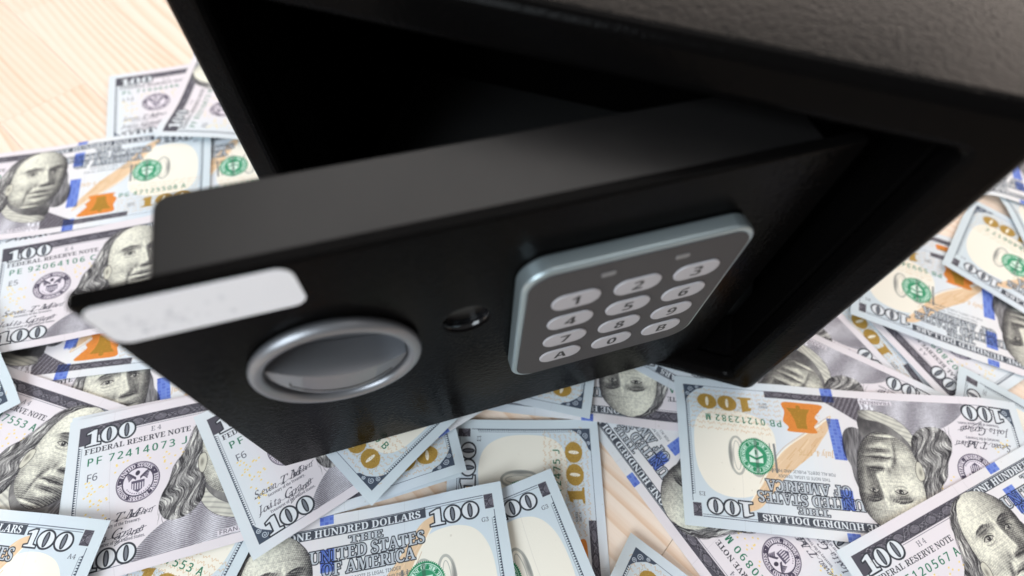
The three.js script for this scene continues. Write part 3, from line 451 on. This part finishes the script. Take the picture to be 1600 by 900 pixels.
// ---------------------------------------------------------------- the safe
const safe = new THREE.Group(); safe.name = 'safe'; scene.add(safe);
safe.position.set(SAFE.x * MM, SAFE.y * MM, SAFE.z * MM); safe.rotation.y = -SAFE.a;
safe.userData = { label: 'small black steel safe with keypad door standing ajar on the banknotes', category: 'safe' };
function rrect(S, x, y, w, h, r) { S.moveTo(x + r, y); S.lineTo(x + w - r, y); S.absarc(x + w - r, y + r, r, -Math.PI / 2, 0); S.lineTo(x + w, y + h - r); S.absarc(x + w - r, y + h - r, r, 0, Math.PI / 2); S.lineTo(x + r, y + h); S.absarc(x + r, y + h - r, r, Math.PI / 2, Math.PI); S.lineTo(x, y + r); S.absarc(x + r, y + r, r, Math.PI, Math.PI * 1.5); return S; }
function ring(outer, inner, depth, bevel, seg = 4) {
  const s = rrect(new THREE.Shape(), ...outer); s.holes.push(rrect(new THREE.Path(), ...inner));
  return new THREE.ExtrudeGeometry(s, { depth, bevelEnabled: bevel > 0, bevelThickness: bevel, bevelSize: bevel, bevelOffset: -bevel, bevelSegments: seg, curveSegments: 8 });
}
{
  const w = SAFE.w * MM, h = SAFE.h * MM, d = SAFE.d * MM, m = 0.001;
  // local: x from -w to 0, front face at z = 0, back at -d
  const shell = ring([-w, 0, w, h, 0.005], [-w + 0.002, 0.002, w - 0.004, h - 0.004, 0.003], d - 0.0035 - 0.002, 0);
  shell.translate(0, 0, -d + 0.002); mesh('shell', boxUV(shell), paint, safe);
  const ff = ring([-w + 0.0001, 0.0001, w - 0.0002, h - 0.0002, 0.005], [-w + 0.014, 0.0095, w - 0.028, h - 0.0245, 0.003], 0.012 - 0.007, 0.0035);
  ff.translate(0, 0, -0.012 + 0.0035); mesh('front_frame', boxUV(ff), paint, safe);
  const ret = ring([-w + 0.0125, 0.008, w - 0.025, h - 0.0215, 0.003], [-w + 0.0142, 0.0097, w - 0.0284, h - 0.0249, 0.002], 0.02, 0);
  ret.translate(0, 0, -0.0322); mesh('frame_return', boxUV(ret), paint, safe);
  const bs = rrect(new THREE.Shape(), -w, 0, w, h, 0.005), back = new THREE.ExtrudeGeometry(bs, { depth: 0.002, bevelEnabled: false, curveSegments: 8 });
  back.translate(0, 0, -d); mesh('back_panel', boxUV(back), paint, safe);
  const fl = new THREE.BoxGeometry(w - 0.006, 0.003, d - 0.02); fl.translate(-w / 2, 0.0037, -d / 2 - 0.004); mesh('floor_mat', boxUV(fl), std({ color: lin(0.008, 0.008, 0.008), roughness: 0.95 }), safe);
}
// door: everything on it shares this frame; x along the door from its free edge, y up, z out of its face
const door = { x: -81.2, z: -48.9, y: 12.6, a: 16.9 * Math.PI / 180, w: 186, h: 133 };
const doorM = new THREE.Matrix4().makeRotationY(door.a).setPosition(door.x * MM, door.y * MM, door.z * MM);
safe.updateMatrixWorld();
const toSafe = new THREE.Matrix4().copy(safe.matrixWorld).invert().multiply(doorM);
const onDoor = (o, x = 0, y = 0, z = 0) => { new THREE.Matrix4().copy(toSafe).multiply(new THREE.Matrix4().makeTranslation(x * MM, y * MM, z * MM)).decompose(o.position, o.quaternion, o.scale); return o; };
{
  const w = door.w * MM, h = door.h * MM;
  const s = rrect(new THREE.Shape(), 0, 0, w, h, 0.0009), hole = new THREE.Path(); hole.absarc(0.078, 0.0885, 0.0068, 0, Math.PI * 2, true); const kh = new THREE.Path(); kh.absarc(0.0405, 0.0843, 0.0195, 0, Math.PI * 2, true); s.holes.push(hole, kh);
  const g = new THREE.ExtrudeGeometry(s, { depth: 0.0024, bevelEnabled: true, bevelThickness: 0.0008, bevelSize: 0.0008, bevelOffset: -0.0008, bevelSegments: 3, curveSegments: 24 }); g.translate(0, 0, -0.0032);
  const plate = onDoor(mesh('door', boxUV(g), paint, safe));
  // box behind the plate that houses the bolts
  const q = new THREE.Shape(); { const x0 = 0.0140, x1 = 0.176, d = 0.0265, z0 = 0.0034, r = 0.004; q.moveTo(x0, z0); q.lineTo(x1, z0); q.lineTo(x1, d - r); q.absarc(x1 - r, d - r, r, 0, Math.PI / 2); q.lineTo(x0 + r, d); q.absarc(x0 + r, d - r, r, Math.PI / 2, Math.PI); q.closePath(); }
  const bg = new THREE.ExtrudeGeometry(q, { depth: h - 0.0065, bevelEnabled: true, bevelThickness: 0.0012, bevelSize: 0.0012, bevelOffset: -0.0012, bevelSegments: 4, curveSegments: 10 });
  bg.rotateX(-Math.PI / 2); bg.translate(0, 0.0042, 0);
  // bored out behind the knob
  const bore = new THREE.CylinderGeometry(0.0198, 0.0198, 0.022, 64); bore.rotateX(Math.PI / 2); bore.translate(0.0405, 0.0843, -0.001);
  const cutter = new Brush(bore), body = new Brush(bg); cutter.updateMatrixWorld(); body.updateMatrixWorld();
  const ev = new Evaluator(); ev.useGroups = false; const cut = ev.evaluate(body, cutter, SUBTRACTION).geometry; cut.clearGroups();
  mesh('lock_box', boxUV(cut), gloss, plate);
  // white sticker with rubbed print
  const ls = rrect(new THREE.Shape(), 0, 0, 0.0402, 0.015, 0.0034), lg = new THREE.ExtrudeGeometry(ls, { depth: 0.0002, bevelEnabled: false, curveSegments: 8 }); 
  const lc = canvas(512, 184), c = lc.getContext('2d'); c.fillStyle = '#f3f5fa'; c.fillRect(0, 0, 512, 184); seed = 77;
  for (let i = 0; i < 46; i++) { const x = rr(20, 330), y = rr(60, 150); blob(c, x, y, rr(6, 16), rr(5, 12), rr(0, 3), [140, 144, 158], rr(0.1, 0.26)); }
  const lt = new THREE.CanvasTexture(lc); lt.colorSpace = THREE.SRGBColorSpace; const lu = lg.attributes.uv; for (let i = 0; i < lu.count; i++) lu.setXY(i, lg.attributes.position.getX(i) / 0.0398, lg.attributes.position.getY(i) / 0.015);
  const lab = onDoor(mesh('sticker', lg, std({ map: lt, roughness: 0.45 }), safe), 1.0, 116.6, 0.05); lab.userData.label = 'white rounded sticker with rubbed off print';
  // lock under the emergency key cap
  const tube = new THREE.LatheGeometry([[6.7, -0.6], [6.7, -9], [5.9, -9], [5.9, -2.2], [6.2, -1.4], [6.5, -0.8], [6.7, -0.6]].map(([r, y]) => new THREE.Vector2(r * MM, y * MM)), 48); tube.rotateX(Math.PI / 2);
  const lock = onDoor(mesh('key_lock', tube, new THREE.MeshPhysicalMaterial({ color: lin(0.006, 0.006, 0.007), roughness: 0.12 }), safe), 78, 88.5, 0);
  const core = new THREE.LatheGeometry([[0, -5], [2.6, -5], [3.3, -4.4], [4.2, -3.6], [4.9, -4.6], [5.2, -8]].map(([r, y]) => new THREE.Vector2(r * MM, y * MM)).reverse(), 40); core.rotateX(Math.PI / 2);
  mesh('lock_cylinder', core, new THREE.MeshPhysicalMaterial({ color: lin(0.006, 0.006, 0.007), roughness: 0.1, side: THREE.DoubleSide }), lock);
}
// knob
{
  const L = (pts, n = 72) => { const g = new THREE.LatheGeometry(pts.map(([r, y]) => new THREE.Vector2(r * MM, y * MM)), n); g.rotateX(Math.PI / 2); return g; };
  const rimPts = []; for (let k = 0; k <= 16; k++) { const a = Math.PI * (-0.12 + 1.12 * k / 16); rimPts.push([21.4 + Math.cos(a) * 2.0, 1.6 + Math.sin(a) * 2.2]); }
  const knob = onDoor(mesh('knob', boxUV(L([[22.6, 0.05], ...rimPts, [19.4, 0.2], [19.35, -5.6]])), silverKnob, safe), 40.5, 84.3, 0); silverKnob.side = THREE.DoubleSide;
  knob.userData.label = 'round silver turning knob with a raised half moon grip';
  const dish = []; for (let k = 0; k <= 8; k++) dish.push([19.45 * (1 - k / 8), -5 - 0.4 * Math.sin(k / 8 * Math.PI / 2)]);
  mesh('dish', boxUV(L(dish)), silverKnob, knob);
  // half moon grip, its front bowed outwards
  const N = 40, prof = (x) => { const t = x / 19.1, yt = Math.min(1.2, Math.sqrt(Math.max(0, 19.2 * 19.2 - x * x))), yb = -10.6 * Math.sqrt(Math.max(0, 1 - t * t * 0.985)) - 0.2, z = 1.6 + 4.2 * (1 - t * t);
    return [[yt, -5.2], [yt, z - 0.5], [yt - 0.12, z - 0.14], [yt - 0.4, z], [mix(yt, yb, 0.35), z + 0.05], [mix(yt, yb, 0.7), z], [yb + 0.5, z - 0.1], [yb + 0.15, z - 0.28], [yb, z - 0.7], [yb, -5.2]]; };
  const pos = [], idx = [], M = prof(0).length;
  for (let i = 0; i <= N; i++) { const x = -19 + 38 * i / N; for (const [y, z] of prof(x)) pos.push(x * MM, y * MM, z * MM); }
  for (let i = 0; i < N; i++) for (let j = 0; j < M - 1; j++) { const q = i * M + j; idx.push(q, q + 1, q + M, q + 1, q + M + 1, q + M); }
  for (const e of [0, N]) for (let j = 1; j < M - 1; j++) { const q = e * M; e ? idx.push(q, q + j, q + j + 1) : idx.push(q, q + j + 1, q + j); }
  let gg = new THREE.BufferGeometry(); gg.setAttribute('position', new THREE.Float32BufferAttribute(pos, 3)); gg.setIndex(idx); gg.computeVertexNormals(); gg = toCreasedNormals(gg, 0.6);
  const grip = mesh('grip', boxUV(gg), silverKnob, knob); grip.rotation.z = -0.25;
  // engraved line along the lower edge of the grip
  const gp = []; for (let i = 0; i <= 24; i++) { const x = -13 + 28 * i / 24, [, yb] = [0, prof(x)[8][0]]; gp.push(new THREE.Vector3(x * MM, (yb + 2.3) * MM, (prof(x)[5][1] - 0.02) * MM)); }
  gp.unshift(new THREE.Vector3(-13.2 * MM, gp[0].y + 0.0022, gp[0].z));
  const line = mesh('grip_groove', new THREE.TubeGeometry(new THREE.CatmullRomCurve3(gp, false, 'centripetal'), 60, 0.00022, 5), black, knob); line.rotation.z = -0.25;
}
// keypad
{
  const K = { x: 91.6, y: 45.6, w: 69.4, h: 68.6, t: 5.7 };
  const s = rrect(new THREE.Shape(), 0, 0, K.w * MM, K.h * MM, 0.0085);
  const g = new THREE.ExtrudeGeometry(s, { depth: (K.t - 2.2) * MM, bevelEnabled: true, bevelThickness: 0.0011, bevelSize: 0.0011, bevelOffset: -0.0011, bevelSegments: 4, curveSegments: 16 }); g.translate(0, 0, 0.00005 + 0.0011);
  const base = onDoor(mesh('keypad', boxUV(g), silver, safe), K.x, K.y, 0); base.userData.label = 'silver framed keypad with grey membrane and twelve oval keys';
  const b = 1.75, ps = rrect(new THREE.Shape(), b * MM, b * MM, (K.w - 2 * b) * MM, (K.h - 2 * b) * MM, 0.0072), zf = (K.t + 0.06) * MM;
  const pg = new THREE.ExtrudeGeometry(ps, { depth: 0.0003, bevelEnabled: false, curveSegments: 14 }); pg.translate(0, 0, zf);
  mesh('membrane', boxUV(pg), panelGrey, base);
  const keyGeo = () => { const w = 14.8, h = 8, q = rrect(new THREE.Shape(), -w / 2 * MM, -h / 2 * MM, w * MM, h * MM, h / 2 * MM * 0.999), k = new THREE.ExtrudeGeometry(q, { depth: 0.0002, bevelEnabled: true, bevelThickness: 0.0003, bevelSize: 0.0004, bevelOffset: -0.0004, bevelSegments: 3, curveSegments: 14 }); const uv = k.attributes.uv, p = k.attributes.position; for (let i = 0; i < uv.count; i++) uv.setXY(i, p.getX(i) / (w * MM) + 0.5, p.getY(i) / (h * MM) + 0.5); return k; };
  const kg = keyGeo();
  '123456789A0B'.split('').forEach((ch, i) => {
    const cv = canvas(142, 76), c = cv.getContext('2d'); c.fillStyle = '#aeacb0'; c.fillRect(0, 0, 142, 76); c.fillStyle = '#121112'; c.font = 'bold 60px sans-serif'; c.textAlign = 'center';
    c.save(); c.translate(71, 59); c.scale(1.12, 1); c.fillText(ch, 0, 0); c.restore();
    const t = new THREE.CanvasTexture(cv); t.colorSpace = THREE.SRGBColorSpace;
    const k = mesh('key', kg, std({ map: t, roughness: 0.5 }), base); k.position.set((16.7 + (i % 3) * 18.95) * MM, (51.3 - Math.floor(i / 3) * 12.4) * MM, zf + 0.0004);
  });
  const ig = new THREE.ExtrudeGeometry(rrect(new THREE.Shape(), -0.0021, -0.0009, 0.0042, 0.0018, 0.0006), { depth: 0.0003, bevelEnabled: false, curveSegments: 6 });
  for (const x of [24.4, 46.5]) { const m = mesh('indicator_lens', ig, std({ color: lin(0.2, 0.195, 0.195), roughness: 0.4 }), base); m.position.set(x * MM, 61.5 * MM, zf + 0.00035); }
}

renderer.render(scene, camera);
